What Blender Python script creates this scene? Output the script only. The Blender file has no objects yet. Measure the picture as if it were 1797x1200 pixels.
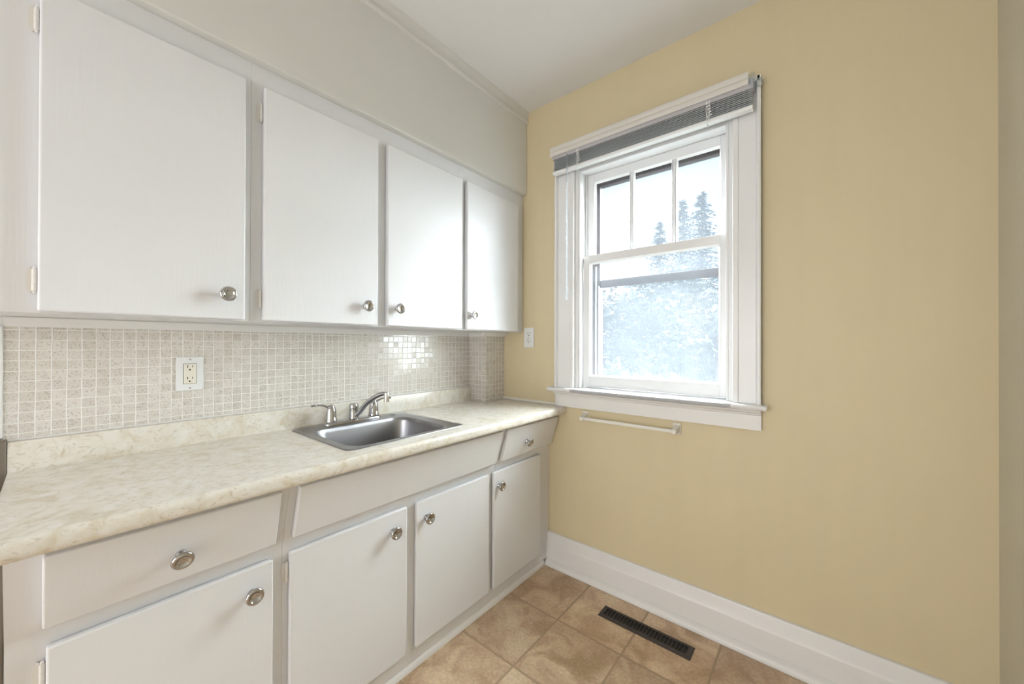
import bpy, bmesh, math, random
from mathutils import Vector, Matrix

scene = bpy.context.scene
# ------------------------------------------------------------------ camera, world, light, exposure
F_PX, YAW, PITCH, ROLL = 660.87, .6863, .0045, .0029
CAM = Vector((1.6686, -1.7852, 1.2279))
_F = Vector((-math.sin(YAW)*math.cos(PITCH), math.cos(YAW)*math.cos(PITCH), math.sin(PITCH)))
_R = Vector((math.cos(YAW), math.sin(YAW), 0)); _U = _R.cross(_F)
_R2 = _R*math.cos(ROLL)+_U*math.sin(ROLL); _U2 = -_R*math.sin(ROLL)+_U*math.cos(ROLL)
cd = bpy.data.cameras.new('camera'); cam = bpy.data.objects.new('camera', cd)
scene.collection.objects.link(cam)
cd.sensor_fit = 'HORIZONTAL'; cd.sensor_width = 36; cd.lens = F_PX/1797*36
cd.clip_start = .01; cd.clip_end = 300
M3 = Matrix((_R2, _U2, -_F)).transposed()
cam.matrix_world = Matrix.Translation(CAM) @ M3.to_4x4()
scene.camera = cam

scene.view_settings.view_transform = 'Standard'
scene.view_settings.look = 'None'
scene.view_settings.gamma = 1
scene.view_settings.use_curve_mapping = False
scene.view_settings.exposure = 0.38

world = bpy.data.worlds.new('sky'); scene.world = world; world.use_nodes = True
wn = world.node_tree; wn.nodes.clear()
wo = wn.nodes.new('ShaderNodeOutputWorld'); bg = wn.nodes.new('ShaderNodeBackground')
tc = wn.nodes.new('ShaderNodeTexCoord'); sx = wn.nodes.new('ShaderNodeSeparateXYZ')
rp = wn.nodes.new('ShaderNodeValToRGB')
rp.color_ramp.elements[0].position = 0.0; rp.color_ramp.elements[0].color = (.93, .97, 1.0, 1)
rp.color_ramp.elements[1].position = 0.6; rp.color_ramp.elements[1].color = (.72, .86, 1.0, 1)
wn.links.new(tc.outputs['Generated'], sx.inputs[0]); wn.links.new(sx.outputs['Z'], rp.inputs[0])
wn.links.new(rp.outputs[0], bg.inputs[0]); bg.inputs[1].default_value = .72
wn.links.new(bg.outputs[0], wo.inputs[0])

def light(name, kind, loc, direction, energy, color, size=None, size_y=None, angle=None):
    l = bpy.data.lights.new(name, kind); o = bpy.data.objects.new(name, l)
    scene.collection.objects.link(o); o.location = loc
    o.rotation_euler = Vector(direction).to_track_quat('-Z', 'Y').to_euler()
    l.energy = energy; l.color = color
    if size: l.shape = 'RECTANGLE'; l.size = size; l.size_y = size_y or size
    if angle: l.angle = angle
    return o
light('sun', 'SUN', (0, -5, 8), (-.35, .75, -.62), 2.0, (1, .95, .86), angle=.02)
# the broad bright part of the overcast sky that faces the window
light('bright_sky', 'SUN', (1, 6, 6), (.05, -1, -.42), 62, (.93, .965, 1.0), angle=2.4)
# fill light added behind the camera for room ambience; the rear wall is solid
light('rear_fill', 'AREA', (.95, -3.72, 1.05), (0, 1, .02), 33, (.92, .945, 1.0), 1.6, 1.8)

# ------------------------------------------------------------------ helpers
def srgb(r, g, b):
    f = lambda c: (c/255/12.92) if c/255 <= .04045 else ((c/255+.055)/1.055)**2.4
    return (f(r), f(g), f(b), 1)

def mat(name, color, rough=.5, metal=0, spec=.5, bump=None, noise=None, coat=0):
    m = bpy.data.materials.new(name); m.use_nodes = True
    nt = m.node_tree; b = nt.nodes['Principled BSDF']
    b.inputs['Base Color'].default_value = color
    b.inputs['Roughness'].default_value = rough; b.inputs['Metallic'].default_value = metal
    b.inputs['Specular IOR Level'].default_value = spec
    b.inputs['Coat Weight'].default_value = coat
    tcn = nt.nodes.new('ShaderNodeTexCoord'); mp = nt.nodes.new('ShaderNodeMapping')
    nt.links.new(tcn.outputs['Object'], mp.inputs[0])
    if noise:                                   # (scale xyz, amount): faint colour variation in the paint
        sc, amt = noise
        n = nt.nodes.new('ShaderNodeTexNoise'); n.inputs['Scale'].default_value = 1; n.inputs['Detail'].default_value = 5
        mp2 = nt.nodes.new('ShaderNodeMapping'); mp2.inputs['Scale'].default_value = sc
        nt.links.new(tcn.outputs['Object'], mp2.inputs[0]); nt.links.new(mp2.outputs[0], n.inputs[0])
        mx = nt.nodes.new('ShaderNodeMix'); mx.data_type = 'RGBA'; 
        mx.inputs['A'].default_value = color
        mx.inputs['B'].default_value = (color[0]*(1-amt), color[1]*(1-amt), color[2]*(1-amt*1.2), 1)
        nt.links.new(n.outputs[0], mx.inputs['Factor']); nt.links.new(mx.outputs['Result'], b.inputs['Base Color'])
    if bump:                                    # (scale xyz, strength, distance)
        sc, st, di = bump
        mp.inputs['Scale'].default_value = sc
        n = nt.nodes.new('ShaderNodeTexNoise'); n.inputs['Scale'].default_value = 1; n.inputs['Detail'].default_value = 4
        nt.links.new(mp.outputs[0], n.inputs[0])
        bp = nt.nodes.new('ShaderNodeBump'); bp.inputs['Strength'].default_value = st; bp.inputs['Distance'].default_value = di
        nt.links.new(n.outputs[0], bp.inputs['Height']); nt.links.new(bp.outputs[0], b.inputs['Normal'])
    return m

MT = {}
MT['cab'] = mat('cabinet_paint', (.79, .792, .815, 1), .38, bump=((160, 160, 9), .22, .0012), noise=((3, 3, 3), .03))
MT['white'] = mat('trim_paint', (.80, .785, .77, 1), .35, bump=((60, 60, 60), .10, .001), noise=((5, 5, 5), .03))
MT['soffit'] = mat('soffit_paint', (.74, .735, .705, 1), .5, bump=((40, 40, 40), .1, .001), noise=((2, 2, 2), .03))
MT['ceiling'] = mat('ceiling_paint', (.80, .79, .785, 1), .8, bump=((30, 30, 30), .1, .001), noise=((2, 2, 2), .02))
MT['yellow'] = mat('yellow_wall_paint', (.70, .60, .395, 1), .5, spec=.4, bump=((38, 38, 5), .30, .0022), noise=((16, 16, 1.2), .06))
MT['yellow2'] = mat('side_wall_paint', (.62, .58, .47, 1), .5, spec=.4, bump=((38, 38, 5), .25, .002), noise=((16, 16, 1.2), .05))
MT['winpaint'] = mat('window_gloss_paint', (.82, .82, .82, 1), .25, bump=((50, 50, 50), .08, .001))
MT['chrome'] = mat('chrome', (.50, .50, .51, 1), .06, 1)
MT['nickel'] = mat('worn_chrome', (.70, .69, .67, 1), .14, 1)
MT['blackhole'] = mat('dark_slot', (.01, .009, .008, 1), .6)
MT['hinge'] = mat('painted_hinge', (.76, .735, .70, 1), .35)
MT['cream'] = mat('cream_plastic', (.78, .745, .65, 1), .3)
MT['plate'] = mat('white_plastic', (.78, .78, .77, 1), .28)
MT['towel'] = mat('warm_white_plastic', (.76, .73, .66, 1), .35)
MT['slot'] = mat('socket_slot', (.03, .022, .015, 1), .6)
MT['val'] = mat('blind_slat_white', (.70, .67, .62, 1), .4)
MT['slat'] = mat('blind_slat_grey', (.58, .61, .62, 1), .42)
MT['rail'] = mat('blind_rail', (.84, .84, .84, 1), .35)
MT['head'] = mat('blind_headrail', (.50, .48, .50, 1), .35)
MT['storm'] = mat('storm_frame_brown', (.075, .05, .045, 1), .5, bump=((80, 80, 20), .3, .002))
MT['register'] = mat('brown_register_enamel', (.042, .032, .026, 1), .42)
MT['brown'] = mat('taupe_panel', (.20, .165, .125, 1), .5)
MT['grout'] = mat('caulk', (.74, .72, .69, 1), .5)
MT['lawn'] = mat('lawn', (.05, .052, .045, 1), .9, bump=((8, 8, 8), .6, .05), noise=((2, 2, 2), .3))
MT['needle'] = mat('conifer_needles', (.036, .062, .088, 1), .8, noise=((3, 3, 3), .3))
MT['leaf'] = mat('leaves', (.050, .064, .068, 1), .8, noise=((3, 3, 3), .3))
MT['bark'] = mat('bark', (.16, .13, .11, 1), .9)

# brushed stainless
def steel():
    m = bpy.data.materials.new('stainless_steel'); m.use_nodes = True; nt = m.node_tree; b = nt.nodes['Principled BSDF']
    b.inputs['Base Color'].default_value = (.36, .36, .375, 1); b.inputs['Metallic'].default_value = 1
    b.inputs['Roughness'].default_value = .30
    b.inputs['Anisotropic'].default_value = .4
    t = nt.nodes.new('ShaderNodeTexCoord'); mp = nt.nodes.new('ShaderNodeMapping'); mp.inputs['Scale'].default_value = (400, 12, 400)
    n = nt.nodes.new('ShaderNodeTexNoise'); n.inputs['Scale'].default_value = 1; n.inputs['Detail'].default_value = 3
    nt.links.new(t.outputs['Object'], mp.inputs[0]); nt.links.new(mp.outputs[0], n.inputs[0])
    bp = nt.nodes.new('ShaderNodeBump'); bp.inputs['Strength'].default_value = .12; bp.inputs['Distance'].default_value = .0005
    nt.links.new(n.outputs[0], bp.inputs['Height']); nt.links.new(bp.outputs[0], b.inputs['Normal'])
    return m
MT['steel'] = steel()

# laminate: cream marble-like print with grey-brown veins
def laminate():
    m = bpy.data.materials.new('marbled_laminate'); m.use_nodes = True; nt = m.node_tree; N = nt.nodes; L = nt.links
    b = N['Principled BSDF']; b.inputs['Roughness'].default_value = .24
    t = N.new('ShaderNodeTexCoord')
    warp = N.new('ShaderNodeTexNoise'); warp.inputs['Scale'].default_value = 9; warp.inputs['Detail'].default_value = 4
    L.new(t.outputs['Object'], warp.inputs[0])
    vm = N.new('ShaderNodeVectorMath'); vm.operation = 'MULTIPLY_ADD'; vm.inputs[1].default_value = (.11, .11, .11)
    L.new(warp.outputs['Color'], vm.inputs[0]); L.new(t.outputs['Object'], vm.inputs[2])
    v = N.new('ShaderNodeTexVoronoi'); v.feature = 'DISTANCE_TO_EDGE'; v.inputs['Scale'].default_value = 22
    L.new(vm.outputs[0], v.inputs[0])
    r = N.new('ShaderNodeValToRGB'); e = r.color_ramp.elements
    e[0].position = 0; e[0].color = (.66, .59, .48, 1); e[1].position = .10; e[1].color = (.73, .68, .60, 1)
    x = e.new(.035); x.color = (.71, .65, .54, 1)
    x = e.new(.5); x.color = (.775, .74, .68, 1)
    L.new(v.outputs[0], r.inputs[0])
    n2 = N.new('ShaderNodeTexNoise'); n2.inputs['Scale'].default_value = 15; n2.inputs['Detail'].default_value = 6; n2.inputs['Distortion'].default_value = 1.6
    L.new(t.outputs['Object'], n2.inputs[0])
    r2 = N.new('ShaderNodeValToRGB'); e = r2.color_ramp.elements
    e[0].position = .34; e[0].color = (.63, .55, .42, 1); e[1].position = .62; e[1].color = (.785, .755, .70, 1)
    x = e.new(.46); x.color = (.73, .68, .60, 1)
    L.new(n2.outputs[0], r2.inputs[0])
    mx = N.new('ShaderNodeMix'); mx.data_type = 'RGBA'; mx.inputs['Factor'].default_value = .60
    L.new(r.outputs[0], mx.inputs['A']); L.new(r2.outputs[0], mx.inputs['B'])
    # fine dark flecks
    n3 = N.new('ShaderNodeTexNoise'); n3.inputs['Scale'].default_value = 60; n3.inputs['Detail'].default_value = 5; n3.inputs['Distortion'].default_value = 2.5
    mp = N.new('ShaderNodeMapping'); mp.inputs['Scale'].default_value = (1, .55, 1)
    L.new(t.outputs['Object'], mp.inputs[0]); L.new(mp.outputs[0], n3.inputs[0])
    r3 = N.new('ShaderNodeValToRGB'); e = r3.color_ramp.elements
    e[0].position = .33; e[0].color = (1, 1, 1, 1); e[1].position = .43; e[1].color = (0, 0, 0, 1)
    L.new(n3.outputs[0], r3.inputs[0])
    fm = N.new('ShaderNodeMath'); fm.operation = 'MULTIPLY'; fm.inputs[1].default_value = .42; L.new(r3.outputs[0], fm.inputs[0])
    mx2 = N.new('ShaderNodeMix'); mx2.data_type = 'RGBA'; mx2.inputs['B'].default_value = (.42, .33, .24, 1)
    L.new(fm.outputs[0], mx2.inputs['Factor']); L.new(mx.outputs['Result'], mx2.inputs['A'])
    L.new(mx2.outputs['Result'], b.inputs['Base Color'])
    return m
MT['laminate'] = laminate()

def math_node(nt, op, a, b=None):
    n = nt.nodes.new('ShaderNodeMath'); n.operation = op
    for i, s in enumerate((a, b)):
        if s is None: continue
        if isinstance(s, (int, float)): n.inputs[i].default_value = s
        else: nt.links.new(s, n.inputs[i])
    return n.outputs[0]

# small square stone-look tiles with proud pale grout; 'ax' is the horizontal axis of the face
def tiles(ax, off):
    m = bpy.data.materials.new('mosaic_tile_'+ax.lower()); m.use_nodes = True; nt = m.node_tree; N = nt.nodes; L = nt.links
    b = N['Principled BSDF']
    t = N.new('ShaderNodeTexCoord'); s = N.new('ShaderNodeSeparateXYZ')
    wob = N.new('ShaderNodeTexNoise'); wob.inputs['Scale'].default_value = 22; wob.inputs['Detail'].default_value = 2
    L.new(t.outputs['Object'], wob.inputs[0])
    wa = N.new('ShaderNodeVectorMath'); wa.operation = 'MULTIPLY_ADD'; wa.inputs[1].default_value = (.003, .003, .003)
    L.new(wob.outputs['Color'], wa.inputs[0]); L.new(t.outputs['Object'], wa.inputs[2]); L.new(wa.outputs[0], s.inputs[0])
    P = .0279
    h = math_node(nt, 'DIVIDE', math_node(nt, 'SUBTRACT', s.outputs[ax], off), P)
    z = math_node(nt, 'DIVIDE', math_node(nt, 'SUBTRACT', s.outputs['Z'], 1.262+.0015), P)
    fh = math_node(nt, 'FRACT', h); fz = math_node(nt, 'FRACT', z)
    d = lambda f: math_node(nt, 'SUBTRACT', .5, math_node(nt, 'ABSOLUTE', math_node(nt, 'SUBTRACT', f, .5)))
    dist = math_node(nt, 'MINIMUM', d(fh), d(fz))
    g = N.new('ShaderNodeMapRange'); g.inputs['From Min'].default_value = .035; g.inputs['From Max'].default_value = .065
    g.interpolation_type = 'SMOOTHSTEP'
    L.new(dist, g.inputs[0])                                     # 0 in the grout, 1 on the tile
    cb = N.new('ShaderNodeCombineXYZ')
    L.new(math_node(nt, 'FLOOR', h), cb.inputs[0]); L.new(math_node(nt, 'FLOOR', z), cb.inputs[1])
    wn_ = N.new('ShaderNodeTexWhiteNoise'); wn_.noise_dimensions = '3D'; L.new(cb.outputs[0], wn_.inputs[0])
    r = N.new('ShaderNodeValToRGB'); e = r.color_ramp.elements
    e[0].position = 0; e[0].color = (.63, .585, .525, 1); e[1].position = 1; e[1].color = (.71, .67, .615, 1)
    x = e.new(.5); x.color = (.67, .625, .57, 1)
    L.new(wn_.outputs[0], r.inputs[0])
    sp = N.new('ShaderNodeTexNoise'); sp.inputs['Scale'].default_value = 230; sp.inputs['Detail'].default_value = 3
    L.new(t.outputs['Object'], sp.inputs[0])
    rs = N.new('ShaderNodeValToRGB'); e = rs.color_ramp.elements
    e[0].position = .36; e[0].color = (1, 1, 1, 1); e[1].position = .46; e[1].color = (0, 0, 0, 1); L.new(sp.outputs[0], rs.inputs[0])
    sf = math_node(nt, 'MULTIPLY', rs.outputs[0], .42)
    m1 = N.new('ShaderNodeMix'); m1.data_type = 'RGBA'; m1.inputs['B'].default_value = (.24, .19, .135, 1)
    L.new(sf, m1.inputs['Factor']); L.new(r.outputs[0], m1.inputs['A'])
    m2 = N.new('ShaderNodeMix'); m2.data_type = 'RGBA'; m2.inputs['A'].default_value = (.86, .83, .79, 1)
    L.new(g.outputs[0], m2.inputs['Factor']); L.new(m1.outputs['Result'], m2.inputs['B'])
    L.new(m2.outputs['Result'], b.inputs['Base Color'])
    ro = N.new('ShaderNodeMapRange'); ro.inputs['To Min'].default_value = .6; ro.inputs['To Max'].default_value = .15
    L.new(g.outputs[0], ro.inputs[0]); L.new(ro.outputs[0], b.inputs['Roughness'])
    bp = N.new('ShaderNodeBump'); bp.inputs['Strength'].default_value = .8; bp.inputs['Distance'].default_value = .0016; bp.invert = True
    L.new(g.outputs[0], bp.inputs['Height'])
    # every tile sits at a slightly different tilt, so reflections break up tile by tile
    cen = N.new('ShaderNodeVectorMath'); cen.operation = 'SUBTRACT'; cen.inputs[1].default_value = (.5, .5, .5); L.new(wn_.outputs['Color'], cen.inputs[0])
    tl = N.new('ShaderNodeVectorMath'); tl.operation = 'MULTIPLY_ADD'; tl.inputs[1].default_value = (.075, .075, .075)
    L.new(cen.outputs[0], tl.inputs[0]); L.new(bp.outputs[0], tl.inputs[2])
    nn = N.new('ShaderNodeVectorMath'); nn.operation = 'NORMALIZE'; L.new(tl.outputs[0], nn.inputs[0])
    L.new(nn.outputs[0], b.inputs['Normal'])
    return m
MT['tileY'] = tiles('Y', -1.840); MT['tileX'] = tiles('X', .006)

# floor: 30 cm mottled tan tiles
def floor_mat():
    m = bpy.data.materials.new('tan_floor_tile'); m.use_nodes = True; nt = m.node_tree; N = nt.nodes; L = nt.links
    b = N['Principled BSDF']; t = N.new('ShaderNodeTexCoord'); s = N.new('ShaderNodeSeparateXYZ'); L.new(t.outputs['Object'], s.inputs[0])
    h = math_node(nt, 'DIVIDE', math_node(nt, 'SUBTRACT', s.outputs['X'], .762), .296)
    z = math_node(nt, 'DIVIDE', math_node(nt, 'SUBTRACT', s.outputs['Y'], -.354), .312)
    d = lambda f: math_node(nt, 'SUBTRACT', .5, math_node(nt, 'ABSOLUTE', math_node(nt, 'SUBTRACT', math_node(nt, 'FRACT', f), .5)))
    dist = math_node(nt, 'MINIMUM', d(h), d(z))
    g = N.new('ShaderNodeMapRange'); g.inputs['From Min'].default_value = .006; g.inputs['From Max'].default_value = .022; L.new(dist, g.inputs[0])
    cb = N.new('ShaderNodeCombineXYZ'); L.new(math_node(nt, 'FLOOR', h), cb.inputs[0]); L.new(math_node(nt, 'FLOOR', z), cb.inputs[1])
    w = N.new('ShaderNodeTexWhiteNoise'); L.new(cb.outputs[0], w.inputs[0])
    ad = N.new('ShaderNodeVectorMath'); ad.operation = 'MULTIPLY_ADD'; ad.inputs[1].default_value = (9, 9, 9)
    L.new(w.outputs['Color'], ad.inputs[0]); L.new(t.outputs['Object'], ad.inputs[2])
    n1 = N.new('ShaderNodeTexNoise'); n1.inputs['Scale'].default_value = 7; n1.inputs['Detail'].default_value = 6; n1.inputs['Distortion'].default_value = 1.2
    L.new(ad.outputs[0], n1.inputs[0])
    r = N.new('ShaderNodeValToRGB'); e = r.color_ramp.elements
    e[0].position = .30; e[0].color = (.42, .29, .17, 1); e[1].position = .72; e[1].color = (.72, .57, .39, 1)
    x = e.new(.45); x.color = (.53, .365, .24, 1); x = e.new(.58); x.color = (.64, .48, .32, 1)
    L.new(n1.outputs[0], r.inputs[0])
    n2 = N.new('ShaderNodeTexNoise'); n2.inputs['Scale'].default_value = 90; n2.inputs['Detail'].default_value = 4; L.new(t.outputs['Object'], n2.inputs[0])
    mr = N.new('ShaderNodeMapRange'); mr.inputs['From Min'].default_value = .3; mr.inputs['From Max'].default_value = .7
    mr.inputs['To Min'].default_value = .84; mr.inputs['To Max'].default_value = 1.13; L.new(n2.outputs[0], mr.inputs[0])
    tint = N.new('ShaderNodeMapRange'); tint.inputs['To Min'].default_value = .84; tint.inputs['To Max'].default_value = 1.14; L.new(w.outputs[0], tint.inputs[0])
    mul = math_node(nt, 'MULTIPLY', mr.outputs[0], tint.outputs[0])
    vs = N.new('ShaderNodeVectorMath'); vs.operation = 'SCALE'; L.new(r.outputs[0], vs.inputs[0]); L.new(mul, vs.inputs['Scale'])
    mx = N.new('ShaderNodeMix'); mx.data_type = 'RGBA'; mx.inputs['A'].default_value = (.36, .26, .165, 1)
    L.new(g.outputs[0], mx.inputs['Factor']); L.new(vs.outputs[0], mx.inputs['B']); L.new(mx.outputs['Result'], b.inputs['Base Color'])
    b.inputs['Roughness'].default_value = .42
    bp = N.new('ShaderNodeBump'); bp.inputs['Strength'].default_value = .5; bp.inputs['Distance'].default_value = .0015
    L.new(math_node(nt, 'ADD', g.outputs[0], math_node(nt, 'MULTIPLY', n2.outputs[0], .35)), bp.inputs['Height']); L.new(bp.outputs[0], b.inputs['Normal'])
    return m
MT['floor'] = floor_mat()

def glass(name, haze):
    m = bpy.data.materials.new(name); m.use_nodes = True; nt = m.node_tree; N = nt.nodes; L = nt.links; N.clear()
    o = N.new('ShaderNodeOutputMaterial'); tr = N.new('ShaderNodeBsdfTransparent'); tr.inputs[0].default_value = (.96, .98, .98, 1)
    gl = N.new('ShaderNodeBsdfGlossy'); gl.inputs['Roughness'].default_value = .02
    tl = N.new('ShaderNodeBsdfTranslucent'); tl.inputs[0].default_value = (.84, .91, 1.0, 1)
    n = N.new('ShaderNodeTexNoise'); n.inputs['Scale'].default_value = 7; n.inputs['Detail'].default_value = 6
    t = N.new('ShaderNodeTexCoord'); L.new(t.outputs['Object'], n.inputs[0])
    r = N.new('ShaderNodeMapRange'); r.inputs['From Min'].default_value = .3; r.inputs['From Max'].default_value = .7
    r.inputs['To Min'].default_value = haze*.85; r.inputs['To Max'].default_value = haze*1.12; L.new(n.outputs[0], r.inputs[0])
    m1 = N.new('ShaderNodeMixShader'); L.new(r.outputs[0], m1.inputs[0]); L.new(tr.outputs[0], m1.inputs[1]); L.new(tl.outputs[0], m1.inputs[2])
    m2 = N.new('ShaderNodeMixShader'); m2.inputs[0].default_value = .008; L.new(m1.outputs[0], m2.inputs[1]); L.new(gl.outputs[0], m2.inputs[2])
    L.new(m2.outputs[0], o.inputs[0]); return m
MT['glass'] = glass('window_glass', .012); MT['hazy'] = glass('dusty_window_glass', .030)
MT['clear'] = glass('clear_plastic', .25)

C = scene.collection
def obj(name, bm, m, parent=None, bevel=0, seg=2, smooth=True, angle=35):
    me = bpy.data.meshes.new(name)
    bmesh.ops.recalc_face_normals(bm, faces=bm.faces)
    bm.to_mesh(me); bm.free()
    if smooth:
        for p in me.polygons: p.use_smooth = True
        try: me.set_sharp_from_angle(angle=math.radians(angle))
        except Exception: pass
    me.materials.append(MT[m]); o = bpy.data.objects.new(name, me); C.objects.link(o)
    if parent is not None:
        o.parent = parent
        o.matrix_parent_inverse = parent.matrix_world.inverted() if parent.type != 'EMPTY' else Matrix.Translation(-world_loc(parent))
    if bevel:
        b = o.modifiers.new('bevel', 'BEVEL'); b.width = bevel; b.segments = seg; b.limit_method = 'ANGLE'; b.angle_limit = math.radians(40)
        b.harden_normals = False
    return o
def world_loc(o):
    v = Vector(o.location); p = o.parent
    return v if p is None else v
def tag(o, label, cat, group=None):
    o['label'] = label; o['category'] = cat
    if group: o['group'] = group
    return o
def thing(name, label, cat, loc, group=None):
    o = bpy.data.objects.new(name, None); C.objects.link(o); o.location = loc; o.empty_display_size = .05
    return tag(o, label, cat, group)
def struct(o): o['kind'] = 'structure'; return o
def struct_empty(name, loc):
    o = bpy.data.objects.new(name, None); C.objects.link(o); o.location = loc; o['kind'] = 'structure'; return o

def B(): return bmesh.new()
def box(bm, x0, x1, y0, y1, z0, z1, rot=None):
    r = bmesh.ops.create_cube(bm, size=1)
    M = Matrix.Translation(((x0+x1)/2, (y0+y1)/2, (z0+z1)/2)) @ Matrix.Diagonal((abs(x1-x0), abs(y1-y0), abs(z1-z0), 1))
    bmesh.ops.transform(bm, matrix=M, verts=r['verts'])
    if rot is not None: bmesh.ops.transform(bm, matrix=rot, verts=r['verts'])
    return r['verts']
def prism(bm, pts, axis, a, b):
    """profile pts (2D) swept along axis 'x','y' or 'z' from a to b"""
    def P(p, t):
        return {'x': (t, p[0], p[1]), 'y': (p[0], t, p[1]), 'z': (p[0], p[1], t)}[axis]
    va = [bm.verts.new(P(p, a)) for p in pts]; vb = [bm.verts.new(P(p, b)) for p in pts]
    n = len(pts); bm.faces.new(va); bm.faces.new(list(reversed(vb)))
    for i in range(n): bm.faces.new((va[i], va[(i+1) % n], vb[(i+1) % n], vb[i]))
def lathe(bm, prof, M, n=32):
    """prof: list of (r, h); axis is local z; M places it"""
    rings = []
    for r, h in prof:
        if r < 1e-6: rings.append([bm.verts.new(M @ Vector((0, 0, h)))])
        else: rings.append([bm.verts.new(M @ Vector((r*math.cos(2*math.pi*k/n), r*math.sin(2*math.pi*k/n), h))) for k in range(n)])
    for a, b in zip(rings, rings[1:]):
        for k in range(n):
            k2 = (k+1) % n
            if len(a) == 1 and len(b) == 1: continue
            if len(a) == 1: bm.faces.new((a[0], b[k], b[k2]))
            elif len(b) == 1: bm.faces.new((a[k], b[0], a[k2]))
            else: bm.faces.new((a[k], b[k], b[k2], a[k2]))
def axisM(p, d):
    return Matrix.Translation(p) @ Vector(d).to_track_quat('Z', 'Y').to_matrix().to_4x4()
def cyl(bm, p, d, r, L, n=24, r2=None):
    lathe(bm, [(0, 0), (r, 0), (r if r2 is None else r2, L), (0, L)], axisM(p, d), n)
def tube(bm, pts, radii, n=14, flat=1.0, cap=True):
    """sweep with per-point radius; 'flat' squashes the section along its local up axis"""
    pts = [Vector(p) for p in pts]; rings = []
    if isinstance(radii, (int, float)): radii = [radii]*len(pts)
    for i, p in enumerate(pts):
        t = (pts[min(i+1, len(pts)-1)] - pts[max(i-1, 0)]).normalized()
        up = Vector((0, 0, 1)) if abs(t.z) < .95 else Vector((1, 0, 0))
        s = t.cross(up).normalized(); u = s.cross(t).normalized()
        rings.append([bm.verts.new(p + (s*math.cos(2*math.pi*k/n) + u*math.sin(2*math.pi*k/n)*flat)*radii[i]) for k in range(n)])
    for a, b in zip(rings, rings[1:]):
        for k in range(n): bm.faces.new((a[k], a[(k+1) % n], b[(k+1) % n], b[k]))
    if cap: bm.faces.new(list(reversed(rings[0]))); bm.faces.new(rings[-1])
def spline(pts, n=8):
    pts = [Vector(p) for p in pts]; out = []
    for i in range(len(pts)-1):
        p0, p1, p2, p3 = pts[max(i-1, 0)], pts[i], pts[i+1], pts[min(i+2, len(pts)-1)]
        for k in range(n):
            t = k/n
            out.append(.5*((2*p1)+(-p0+p2)*t+(2*p0-5*p1+4*p2-p3)*t*t+(-p0+3*p1-3*p2+p3)*t**3))
    out.append(pts[-1]); return out

# ------------------------------------------------------------------ room shell
XR, YB, ZC = 2.079, -3.80, 2.598
bm = B(); box(bm, -.12, XR+.12, YB-.1, .16, -.10, 0); struct(obj('floor', bm, 'floor', smooth=False))
bm = B(); box(bm, -.12, XR+.12, YB-.1, .16, ZC, ZC+.10); struct(obj('ceiling', bm, 'ceiling', smooth=False))
bm = B(); box(bm, -.12, 0, YB, .16, 0, ZC); struct(obj('wall_left', bm, 'soffit', smooth=False))
bm = B(); box(bm, XR, XR+.12, YB, .16, 0, ZC); struct(obj('wall_right', bm, 'yellow2', smooth=False))
# window wall with its opening
WX0, WX1, WZ0, WZ1 = .645, 1.390, .985, 2.175
bm = B()
box(bm, 0, WX0, 0, .16, 0, ZC); box(bm, WX1, XR, 0, .16, 0, ZC)
box(bm, WX0, WX1, 0, .16, 0, WZ0-.02); box(bm, WX0, WX1, 0, .16, WZ1, ZC)
struct(obj('wall_back', bm, 'yellow', smooth=False))
# wall behind the camera
bm = B()
box(bm, 0, XR, YB-.1, YB, 0, ZC)
struct(obj('wall_rear', bm, 'yellow', smooth=False))
# soffit over the cupboards, and the tiled chase in the corner
SX, SZ = .3180, 2.110
bm = B(); box(bm, 0, SX, YB, 0, SZ, ZC); struct(obj('wall_soffit', bm, 'soffit', bevel=.004))
bm = B(); box(bm, 0, .1400, -.165, 0, 0, 1.300); struct(obj('wall_chase', bm, 'soffit', smooth=False))
# crown trim on the soffit
bm = B()
prism(bm, [(SX, 2.530), (SX+.008, 2.530), (SX+.011, 2.536), (SX+.011, 2.546), (SX+.006, 2.552), (SX+.007, 2.578), (SX+.013, 2.586), (SX+.016, 2.598), (SX, 2.598)], 'y', YB, -.0005)
struct(obj('trim_1', bm, 'soffit'))
# baseboard with its quarter round
bm = B()
prism(bm, [(0, 0), (-.020, 0), (-.020, .110), (-.0185, .114), (-.0130, .122), (-.0130, .164), (-.009, .172), (0, .174)], 'x', .455, XR)
o = struct(obj('baseboard_back', bm, 'white', bevel=.0015))
bm = B(); prism(bm, [(-.020, 0), (-.044, 0), (-.043, .012), (-.036, .024), (-.020, .032)], 'x', .4835, XR)
obj('quarter_round', bm, 'white', o)
# strip along the worktop on the window wall
bm = B(); box(bm, .142, .545, -.012, 0, .8865, .9015); struct(obj('trim_2', bm, 'towel', bevel=.003))
# vertical edge trim where the tiling stops on the left
bm = B(); box(bm, 0, .010, -1.882, -1.8665, .975, 1.272); struct(obj('trim_3', bm, 'white', bevel=.003))

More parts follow.
